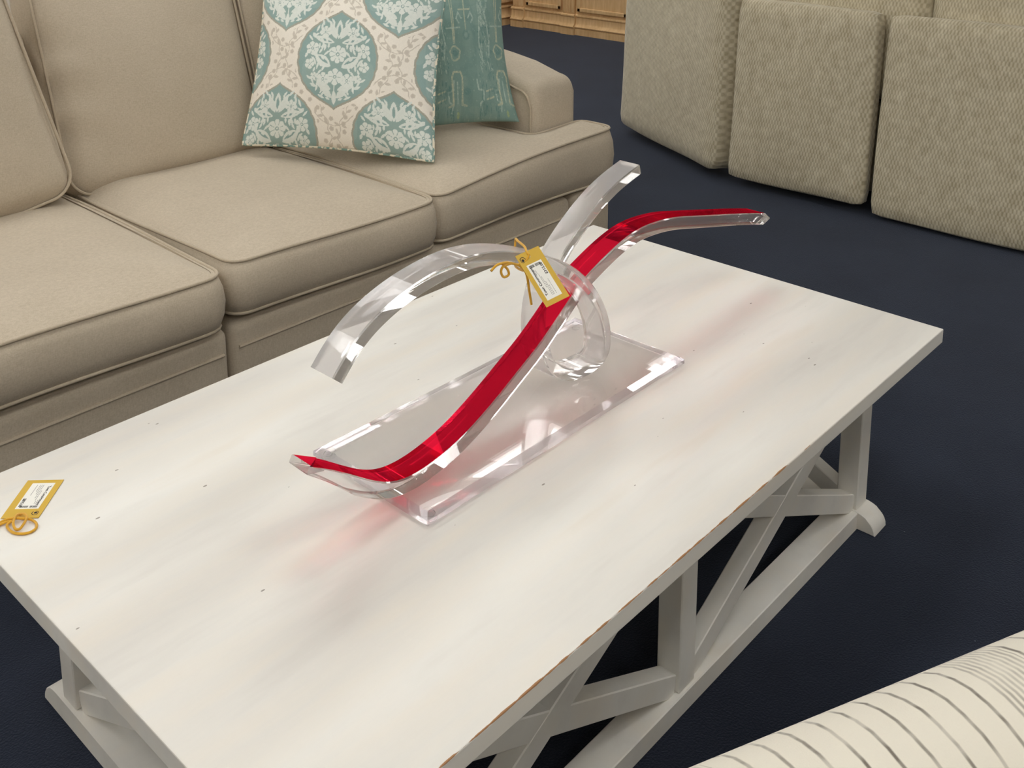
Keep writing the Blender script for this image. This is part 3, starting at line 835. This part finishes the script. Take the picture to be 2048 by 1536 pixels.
def teal_image(n=600):
    im = Img(n, (132, 160, 152))
    rs = np.random.RandomState(4)
    # broad tonal mottling
    for _ in range(260):
        c = [(112, 144, 138), (138, 166, 156), (152, 174, 164), (122, 150, 142)][rs.randint(4)]
        im.ell(rs.rand()*1.1-.05, rs.rand()*1.1-.05, .01+.05*rs.rand(), .015+.08*rs.rand(), 0, c, .22)
    ground = im.a.copy()
    cream, pale, dark = (216, 214, 182), (198, 214, 202), (82, 130, 128)
    for cx in (.12, .52, .92):
        # hanging motif column: long stem, ring, arch with feet
        im.line([(cx-.012, 1.05), (cx-.006, .50)], .0045, cream, .7); im.line([(cx+.012, 1.05), (cx+.004, .50)], .0045, cream, .6)
        for k in range(26):
            a = 2*PI*k/26; im.ell(cx+.042*math.cos(a)*(1+.12*math.sin(5*a)), .435+.045*math.sin(a)*(1+.1*math.cos(3*a)), .007, .007, 0, cream, .75)
        im.ell(cx, .435, .022, .022, 0, dark, .7)
        im.line([(cx-.07, .10), (cx-.035, .11), (cx-.045, .28), (cx-.03, .315), (cx+.03, .315), (cx+.045, .28), (cx+.035, .11), (cx+.07, .10)], .0075, cream, .8)
        im.line([(cx, .12), (cx, .25)], .006, pale, .5); im.ell(cx, .045, .010, .022, 0, (190, 200, 120), .8)
        im.line([(cx-.06, .60), (cx+.06, .60)], .005, pale, .5)
        im.ell(cx-.08, .19, .03, .022, 0, dark, .5); im.ell(cx+.08, .19, .03, .022, 0, dark, .5)
        x2 = cx+.11
        for yy in (.98, .87, .72): im.line([(x2-.05, yy), (x2+.05, yy)], .006, cream, .7)
        im.line([(x2, 1.05), (x2, .58)], .006, cream, .45)
        for sg in (-1, 1): im.line([(x2+sg*.03, .66), (x2+sg*.055, .70), (x2+sg*.075, .66), (x2+sg*.055, .63)], .006, pale, .6)
        im.ell(x2, .55, .03, .035, 0, dark, .45); im.ell(x2, .55, .016, .018, 0, pale, .35)
        x3 = cx+.27
        # dense ikat tassel
        for _ in range(150):
            t = rs.rand(); xx = x3+(rs.rand()-.5)*.17*(1-.75*t); yy = 1.0-.38*t
            im.line([(xx, yy), (xx+.003, yy-.022*rs.rand()-.008)], .0042, pale if rs.rand() < .7 else (150, 176, 160), .65)
        for _ in range(90):
            xx = x3+(rs.rand()-.5)*.12; yy = .62-.30*rs.rand()
            im.line([(xx, yy), (xx+.004, yy-.03*rs.rand())], .0035, pale if rs.rand() < .5 else dark, .5)
        for sg in (-1, 1):
            im.line([(x3+sg*.03, .66), (x3+sg*.05, .50), (x3+sg*.03, .40)], .006, pale, .6)
            im.line([(x3+sg*.10, .26), (x3+sg*.095, .20), (x3+sg*.05, .19), (x3+sg*.06, .13), (x3+sg*.09, .11), (x3+sg*.08, .06)], .0065, pale, .8)
        im.line([(x3-.03, .185), (x3+.03, .20)], .006, cream, .8); im.line([(x3-.03, .135), (x3+.03, .15)], .006, cream, .8)
        for _ in range(40):
            xx = x3+(rs.rand()-.5)*.2; yy = .3*rs.rand(); im.line([(xx, yy), (xx, yy+.03)], .004, dark, .35)
    for _ in range(300): im.ell(rs.rand(), rs.rand(), .002+.003*rs.rand(), .002+.005*rs.rand(), 0, pale, .4)
    # worn print: broken up by patches of the ground colour
    g = rs.rand(n//6+2, n//9+2); g = np.kron(g, np.ones((6, 9)))[:n, :n]; g2 = rs.rand(n//2+1, n//2+1); g2 = np.kron(g2, np.ones((2, 2)))[:n, :n]
    wmask = np.clip(.25+.45*g+.35*(g2-.5), 0, .9)[..., None]
    im.a = im.a*(1-wmask)+ground*wmask
    return im

def pillow(name, label, P0, P1, tilt, thick, im, mcover, pipe_mats, N=300, height=None, dent=0, draw=.055):
    P0 = Vector(P0); P1 = Vector(P1); e = (P1-P0); W = e.length; e.normalize(); Hh = height or W
    h = Vector((0, 0, 1)).cross(e).normalized()
    if h.dot(P0-CAM) < 0: h = -h
    t = math.radians(tilt); up = Vector((0, 0, 1))*math.cos(t)+h*math.sin(t)
    nrm = e.cross(up).normalized()
    if nrm.dot(CAM-P0) < 0: nrm = -nrm                   # towards the room
    base = (P0+P1)/2
    root = thing(name, label, 'pillow', base)
    g = np.linspace(-1, 1, N); U, V = np.meshgrid(g, g)
    # edges draw in towards the middle of each side, corners stick out
    Xp = U*(1-draw*(1-V**2)); Yp = V*(1-.055*(1-U**2))
    puff = ((1-U**4)*(1-V**4))**.55*(.6+.4*(1-U**2)*(1-V**2))
    puff = puff*thick/2
    wr = .004*np.sin(9*U+3*V)*np.sin(5*V-2*U)*(1-U**4)*(1-V**4)
    if dent: wr = wr - dent*np.exp(-(((V-.05)+.25*(1-U))/.10)**2)*np.clip(U-.3, 0, 1)*(1-U**4)
    def verts(sgn):
        zz = sgn*puff + (wr if sgn > 0 else 0)
        a = (Xp+1)/2*W; b = (Yp+1)/2*Hh
        E_, UP, NR = [np.array(v) for v in (e, up, nrm)]
        pts = np.array(P0)-np.array(base) + a[..., None]*E_ + b[..., None]*UP + zz[..., None]*NR
        return pts.reshape(-1, 3)
    def grid_faces(n, off=0, rev=False):
        i = np.arange(n*n).reshape(n, n)
        f = np.stack([i[:-1, :-1], i[:-1, 1:], i[1:, 1:], i[1:, :-1]], -1).reshape(-1, 4)+off
        return f[:, ::-1] if rev else f
    v = np.concatenate([verts(1), verts(-1)]); f = np.concatenate([grid_faces(N), grid_faces(N, N*N, True)])
    me = bpy.data.meshes.new('cover'); me.from_pydata(v.tolist(), [], f.tolist()); me.update()
    ca = me.color_attributes.new('Col', 'FLOAT_COLOR', 'POINT')
    uu = (U+1)/2; vv = (V+1)/2
    ii = np.clip(im.px(uu).astype(int), 0, im.n-1); jj = np.clip(im.px(vv).astype(int), 0, im.n-1)
    c = im.a[jj, ii].reshape(-1, 3); c = np.concatenate([c, c]); c = np.concatenate([c, np.ones((len(c), 1))], 1)
    ca.data.foreach_set('color', c.astype(np.float32).ravel())
    for p in me.polygons: p.use_smooth = True
    link_mesh('cover', me, mcover, root)
    if pipe_mats:
        ed = []
        for k in range(60): s = -1+2*k/60; ed.append((s, -1))
        for k in range(60): s = -1+2*k/60; ed.append((1, s))
        for k in range(60): s = 1-2*k/60; ed.append((s, 1))
        for k in range(60): s = 1-2*k/60; ed.append((-1, s))
        pts = []
        for u_, v_ in ed:
            x = u_*(1-draw*(1-v_**2)); y = v_*(1-.055*(1-u_**2))
            r_ = max(abs(u_), abs(v_)); k_ = 1-.012*(abs(u_*v_)**6)
            pts.append(P0+e*((x*k_+1)/2*W)+up*((y*k_+1)/2*Hh))
        bm = bmesh.new(); tube(bm, pts, .0055, 8, closed=True)
        o = obj('piping', bm, pipe_mats, root, smooth=80)
    return root

def stripe_pipe():
    m, nt, out = mat('striped_piping'); nb = NB(nt); p = principled(nb, out, rough=.9)
    tc = nb.n('ShaderNodeTexCoord'); vo = nb.n('ShaderNodeTexNoise'); vo.inputs['Scale'].default_value = 55; nb.l(tc, 'Object', vo, 0)
    r = ramp(nb, [(.47, lin((236, 228, 208))), (.53, lin((132, 160, 152)))]); nb.l(vo, 0, r, 0); nb.l(r, 0, p, 'Base Color'); return m
M_print = attr_mat('printed_cotton')
FL = pillow('throw_pillow', 'cream throw pillow printed with teal floral medallions, in front on the beige sofa', (1.352, 2.168, .572), (1.680, 1.585, .556), 21, .18, floral_image(), M_print, stripe_pipe(), 420, draw=.075)
TE = pillow('throw_pillow', 'teal throw pillow with faded pale tribal marks, between the floral pillow and the sofa arm', (1.775, 1.915, .570), (2.178, 1.672, .578), 20, .15, teal_image(), M_print, None, 360, height=.58, dent=.012, draw=.13)

# ------------------------------------------------------------------ textured sectional seen from behind
sec = thing('sectional_sofa', 'sage beige textured sectional sofa with upright back panels on the navy carpet', 'sofa', (4.0, 1.4, 0))
def panel(y0, y1, xb, zb_, zt_, lean, name='back_panel'):
    bm = bmesh.new()
    M = Matrix.Translation((xb, (y0+y1)/2, zb_)) @ Matrix.Rotation(math.radians(lean), 4, 'Y')
    cushion(bm, None, (.10, y1-y0, zt_-zb_), .028, (.012, .004, .004), M @ Matrix.Translation((.05, 0, (zt_-zb_)/2)), N=14, wob=.002, seed=int(y0*10)+3)
    return obj(name, bm, M_chen, sec, smooth=60)
panel(1.000, 1.655, 3.577, .05, .875, 4.2)
panel(.235, .965, 3.580, .022, .872, 5.0)
# angled end panel
a1 = Vector((4.002, 2.611, .05)); a2 = Vector((3.566, 1.736, .05)); d = (a1-a2); L = d.length; d.normalize()
nrm = Vector((d.y, -d.x, 0))                        # away from the camera side
M = Matrix((nrm, d, Vector((0, 0, 1)))).transposed().to_4x4(); M.translation = (a1+a2)/2
bm = bmesh.new(); cushion(bm, None, (.20, L, 1.0), .045, (.008, .006, .004), M @ Matrix.Rotation(math.radians(3), 4, 'Y') @ Matrix.Translation((.10, 0, .5)), N=16, wob=.003, seed=4)
obj('end_panel', bm, M_chen, sec, smooth=60)
# body, back cushions behind the panels, seat
bm = bmesh.new(); box(bm, (3.78, .20, .05), (4.55, 1.70, .46), .04, 3); obj('seat_base', bm, M_chen, sec, smooth=60)
for y0, y1 in ((.10, .835), (.85, 1.66)):
    bm = bmesh.new(); cushion(bm, None, (.22, y1-y0, .62), .06, (.03, .01, .03), Matrix.Translation((3.86, (y0+y1)/2, .80)) @ Matrix.Rotation(math.radians(6), 4, 'Y'), N=14, seed=int(y0*9)); obj('back_cushion', bm, M_chen, sec, smooth=70)
    bm = bmesh.new(); cushion(bm, None, (.62, y1-y0-.01, .16), .05, (.01, .01, .03), Matrix.Translation((4.27, (y0+y1)/2, .535)), N=12, seed=3); obj('seat_cushion', bm, M_chen, sec, smooth=70)
for x, y in ((3.74, .3), (3.74, 1.5), (4.45, .3), (4.45, 1.5)):
    bm = bmesh.new(); box(bm, (x, y, 0), (x+.05, y+.05, .055)); obj('leg', bm, M_wood_dark, sec)

# ------------------------------------------------------------------ oak cabinets
def oak():
    m, nt, out = mat('limed_oak'); nb = NB(nt); p = principled(nb, out, rough=.5, spec=.35)
    tc = nb.n('ShaderNodeTexCoord'); mp = nb.n('ShaderNodeMapping'); mp.inputs['Scale'].default_value = (14, 14, 2.2); nb.l(tc, 'Object', mp, 0)
    n1 = nb.n('ShaderNodeTexNoise'); n1.inputs['Scale'].default_value = 3; n1.inputs['Detail'].default_value = 5; nb.l(mp, 0, n1, 0)
    r = ramp(nb, [(.3, lin((208, 170, 122))), (.7, lin((228, 194, 146)))]); nb.l(n1, 0, r, 0); nb.l(r, 0, p, 'Base Color'); return m
M_oak = oak()
def cabinet(label, origin, ux, length, depth, pilasters, bays):
    """facade along ux from origin; local u along facade, w out towards the room, z up"""
    ux = Vector(ux).normalized(); O = Vector(origin); uw = Vector((ux.y, -ux.x, 0))
    c = O+ux*length/2-uw*depth/2
    t = thing('cabinet', label, 'cabinet', (c.x, c.y, 0))
    M = Matrix((ux, uw, Vector((0, 0, 1)))).transposed().to_4x4(); M.translation = O
    def bx(bm, u0, u1, w0, w1, z0, z1, bev=0): box(bm, (u0, w0, z0), (u1, w1, z1), bev, 2, M)
    bm = bmesh.new(); bx(bm, 0, length, -depth, 0, 0, .92); obj('carcass', bm, M_oak, t)
    def moulding(bm, u0, u1, prof):
        A = [bm.verts.new(M @ Vector((u0, w, z))) for w, z in prof]; B = [bm.verts.new(M @ Vector((u1, w, z))) for w, z in prof]
        n = len(prof); bm.faces.new(A); bm.faces.new(B[::-1])
        for i in range(n): bm.faces.new((A[i], A[(i+1) % n], B[(i+1) % n], B[i]))
    def plinth_prof(o):
        return [(-.002, 0), (.028+o, 0), (.028+o, .052), (.020+o, .058), (.034+o, .064), (.036+o, .072), (.026+o, .080), (.018+o, .092), (.014+o, .10), (.012+o, .150), (.022+o, .158), (.022+o, .168), (.012+o, .176), (-.002, .178)]
    bm = bmesh.new(); moulding(bm, 0, length, plinth_prof(0)); obj('plinth', bm, M_oak, t, smooth=40)
    for u0, u1 in pilasters:
        bm = bmesh.new(); moulding(bm, u0-.012, u1+.012, plinth_prof(.022)); pb = obj('plinth_block', bm, M_oak, t, smooth=40)
        bm = bmesh.new(); bx(bm, u0, u1, 0, .026, .17, .88)
        k = 4
        for i in range(k):
            uc = u0+(u1-u0)*(i+.5)/k
            tube(bm, [M @ Vector((uc, .026, .19)), M @ Vector((uc, .026, .86))], (u1-u0)/k*.36, 8)
        obj('pilaster', bm, M_oak, t, smooth=40)
    for u0, u1 in bays:
        bm = bmesh.new(); bx(bm, u0, u1, 0, .012, .20, .86, .002); dr = obj('door', bm, M_oak, t)
        bm = bmesh.new()
        fr = .035
        for a, b, z0, z1 in ((u0, u1, .20, .20+fr), (u0, u1, .86-fr, .86), (u0, u0+fr, .20, .86), (u1-fr, u1, .20, .86)):
            bx(bm, a, b, .012, .026, z0, z1, .006)
        obj('door_frame', bm, M_oak, dr)
        bm = bmesh.new(); bmesh.ops.create_uvsphere(bm, u_segments=14, v_segments=8, radius=.016, matrix=Matrix.Translation(M @ Vector((u1-.05, .040, .52)))); obj('knob', bm, M_wood_dark, dr, smooth=80)
    bm = bmesh.new(); moulding(bm, -.03, length+.03, [(-depth, .92), (.03, .92), (.05, .935), (.05, .955), (.03, .96), (-depth, .96)]); obj('top', bm, M_oak, t)
    return t
cabinet('light oak cabinet with fluted pilasters and panelled doors beyond the sofa arm', (6.30, 5.50, 0), (0, -1, 0), 2.2, .55,
        [(.02, .14), (.60, .72), (1.30, 1.42), (2.05, 2.17)], [(.17, .57), (.75, 1.27), (1.45, 2.02)])
cabinet('light oak cabinet mostly hidden behind the teal pillow, at the room corner', (4.75, 5.585, 0), (1, 0, 0), 1.72, .50,
        [(.02, .14), (1.05, 1.17)], [(.17, 1.02), (1.2, 1.68)])

# ------------------------------------------------------------------ striped armchair in the foreground
def striped():
    m, nt, out = mat('cream_striped_weave'); nb = NB(nt); p = principled(nb, out, rough=.95, sheen=.2, spec=.1)
    tc = nb.n('ShaderNodeTexCoord'); sp = nb.n('ShaderNodeSeparateXYZ'); nb.l(tc, 'Object', sp, 0)
    nz = nb.n('ShaderNodeTexNoise'); nz.inputs['Scale'].default_value = 7; nb.l(tc, 'Object', nz, 0)
    ad = nb.n('ShaderNodeMath', operation='MULTIPLY_ADD'); nb.l(nz, 0, ad, 0); ad.inputs[1].default_value = .012; nb.l(sp, 0, ad, 2)
    # wide spaced thin stripes
    mo = nb.n('ShaderNodeMath', operation='PINGPONG'); nb.l(ad, 0, mo, 0); mo.inputs[1].default_value = .0172
    s1 = nb.n('ShaderNodeMapRange'); nb.l(mo, 0, s1, 0); s1.inputs['From Min'].default_value = .0012; s1.inputs['From Max'].default_value = .0032; s1.inputs['To Min'].default_value = 1; s1.inputs['To Max'].default_value = 0
    # dense stripe group
    m2 = nb.n('ShaderNodeMath', operation='PINGPONG'); nb.l(ad, 0, m2, 0); m2.inputs[1].default_value = .0040
    s2 = nb.n('ShaderNodeMapRange'); nb.l(m2, 0, s2, 0); s2.inputs['From Min'].default_value = .0010; s2.inputs['From Max'].default_value = .0030; s2.inputs['To Min'].default_value = .6; s2.inputs['To Max'].default_value = 0
    # band selector every .44 m, .07 m wide
    sh = nb.n('ShaderNodeMath', operation='ADD'); nb.l(ad, 0, sh, 0); sh.inputs[1].default_value = 4.0+STR_OFF
    bd = nb.n('ShaderNodeMath', operation='MODULO'); nb.l(sh, 0, bd, 0); bd.inputs[1].default_value = .40
    lt = nb.n('ShaderNodeMath', operation='LESS_THAN'); nb.l(bd, 0, lt, 0); lt.inputs[1].default_value = .075
    mx = nb.n('ShaderNodeMix', data_type='FLOAT'); nb.l(lt, 0, mx, 'Factor'); nb.l(s1, 0, mx, 'A'); nb.l(s2, 0, mx, 'B')
    n2 = nb.n('ShaderNodeTexNoise'); n2.inputs['Scale'].default_value = 30; nb.l(tc, 'Object', n2, 0)
    am = nb.n('ShaderNodeMapRange'); nb.l(n2, 0, am, 0); am.inputs['From Min'].default_value = .35; am.inputs['From Max'].default_value = .65; am.inputs['To Min'].default_value = .35; am.inputs['To Max'].default_value = .95
    fm = nb.n('ShaderNodeMath', operation='MULTIPLY'); nb.l(mx, 'Result', fm, 0); nb.l(am, 0, fm, 1)
    cm = nb.n('ShaderNodeMix', data_type='RGBA'); nb.l(fm, 0, cm, 'Factor'); cm.inputs['A'].default_value = lin((224, 218, 203)); cm.inputs['B'].default_value = lin((112, 104, 94))
    nb.l(cm, 'Result', p, 'Base Color')
    b = nb.n('ShaderNodeBump'); b.inputs['Strength'].default_value = .35; b.inputs['Distance'].default_value = .0015
    n3 = nb.n('ShaderNodeTexNoise'); n3.inputs['Scale'].default_value = 420; nb.l(tc, 'Object', n3, 0); nb.l(n3, 0, b, 'Height'); nb.l(b, 0, p, 'Normal')
    return m
STR_OFF = -.125
M_stripe = striped()
ax = Vector((.915, -.403, 0)).normalized()           # along the arm
pc = Vector((-ax.y*-1, 0, 0))
pr = Vector((-.403, -.915, 0)).normalized()          # from this arm to the other one
CH0 = Vector((.483, -.395, 0))                       # point under the outer silhouette of the arm
chair = thing('armchair', 'cream armchair with thin dark stripes, seen at the lower right corner', 'armchair', CH0+pr*.42)
Mch = Matrix((ax, -pr, Vector((0, 0, 1)))).transposed().to_4x4(); Mch.translation = CH0      # local: x along arm, y outwards (table side), z up
def chobj(name, build, m=M_stripe, smooth=70):
    bm = bmesh.new(); build(bm)
    me = bpy.data.meshes.new(name); bmesh.ops.recalc_face_normals(bm, faces=bm.faces); bm.to_mesh(me); bm.free()
    for p in me.polygons: p.use_smooth = True
    me.set_sharp_from_angle(angle=math.radians(smooth))
    o = link_mesh(name, me, m, chair)
    o.matrix_local = Matrix.Translation(chair.location).inverted() @ Mch
    return o
def arm_roll(yc):
    def f(bm):
        pts = []; r = .125; zc = .503
        prof = []
        for k in range(25):
            a = math.radians(-40+260*k/24); prof.append((yc+r*math.cos(a)*1.05, zc+r*math.sin(a)))
        prof += [(yc-.085, .06), (yc+.085, .06)]
        n = len(prof); rings = []
        for x in (-.40, -.385, -.36, -.2, 0, .2, .36, .50):
            s = 1 if x > -.37 else (.9 if x < -.39 else .975)
            rings.append([bm.verts.new((x, yc+(y-yc)*s, .3+(z-.3)*s if z > .3 else z)) for y, z in prof])
        for A, B in zip(rings[:-1], rings[1:]):
            for k in range(n): bm.faces.new((A[k], A[(k+1) % n], B[(k+1) % n], B[k]))
        bm.faces.new(rings[0]); bm.faces.new(rings[-1][::-1])
    return f
chobj('arm', arm_roll(-.075)); chobj('arm', arm_roll(-.80))
chobj('seat_base', lambda bm: box(bm, (-.36, -.72, .06), (.5, -.18, .30), .02, 3))
chobj('seat_cushion', lambda bm: cushion(bm, None, (.80, .50, .15), .05, (.01, .01, .03), Matrix.Translation((0.0, -.45, .375)), N=12))
chobj('backrest', lambda bm: cushion(bm, None, (.20, .88, .80), .08, (.02, .01, .01), Matrix.Translation((.56, -.45, .47)) @ Matrix.Rotation(math.radians(8), 4, 'Y'), N=14))
for x in (-.33, .48):
    for y in (-.12, -.78): chobj('leg', lambda bm: box(bm, (x-.025, y-.025, 0), (x+.025, y+.025, .065), .003, 1), M_wood_dark)

# ------------------------------------------------------------------ light: ceiling panels
M_lamp, nt_, out_ = mat('lamp_diffuser'); nb_ = NB(nt_)
em_ = nb_.n('ShaderNodeEmission'); em_.inputs['Color'].default_value = (1, .99, .96, 1); em_.inputs['Strength'].default_value = 7.3; nb_.l(em_, 0, out_, 0)
M_frame = simple('lamp_frame', (225, 224, 220), .5)
LAMPS = [(x, y) for x in (-3.4, -1.1, 1.2, 3.5, 5.7) for y in (-2.9, -1.0, .95, 2.85, 4.8) if (x, y) not in ((3.5, -1.0), (3.5, .95), (5.7, -1.0), (5.7, .95))]
for i, (x, y) in enumerate(LAMPS):
    t = thing('ceiling_light', 'flat rectangular fluorescent panel set in the white ceiling', 'light', (x, y, H-.04), 'ceiling panels')
    bm = bmesh.new()
    for lo_, hi_ in (((-.64, -.34), (.64, -.30)), ((-.64, .30), (.64, .34)), ((-.64, -.30), (-.60, .30)), ((.60, -.30), (.64, .30))):
        box(bm, (x+lo_[0], y+lo_[1], H-.04), (x+hi_[0], y+hi_[1], H), 0)
    obj('frame', bm, M_frame, t)
    bm = bmesh.new(); box(bm, (x-.60, y-.30, H-.022), (x+.60, y+.30, H-.001)); obj('diffuser', bm, M_lamp, t)

w = bpy.data.worlds.new('world'); scn.world = w; w.use_nodes = True
w.node_tree.nodes['Background'].inputs['Color'].default_value = (.9, .95, 1, 1); w.node_tree.nodes['Background'].inputs['Strength'].default_value = .05

# ------------------------------------------------------------------ view
vs = scn.view_settings
vs.view_transform = 'Standard'; vs.look = 'None'; vs.gamma = 1; vs.use_curve_mapping = False; vs.exposure = 0.0
cy = scn.cycles
cy.max_bounces = 24; cy.transmission_bounces = 20; cy.glossy_bounces = 10; cy.diffuse_bounces = 5; cy.transparent_max_bounces = 16
cy.caustics_refractive = True; cy.caustics_reflective = True; cy.blur_glossy = .3
cy.sample_clamp_indirect = 0
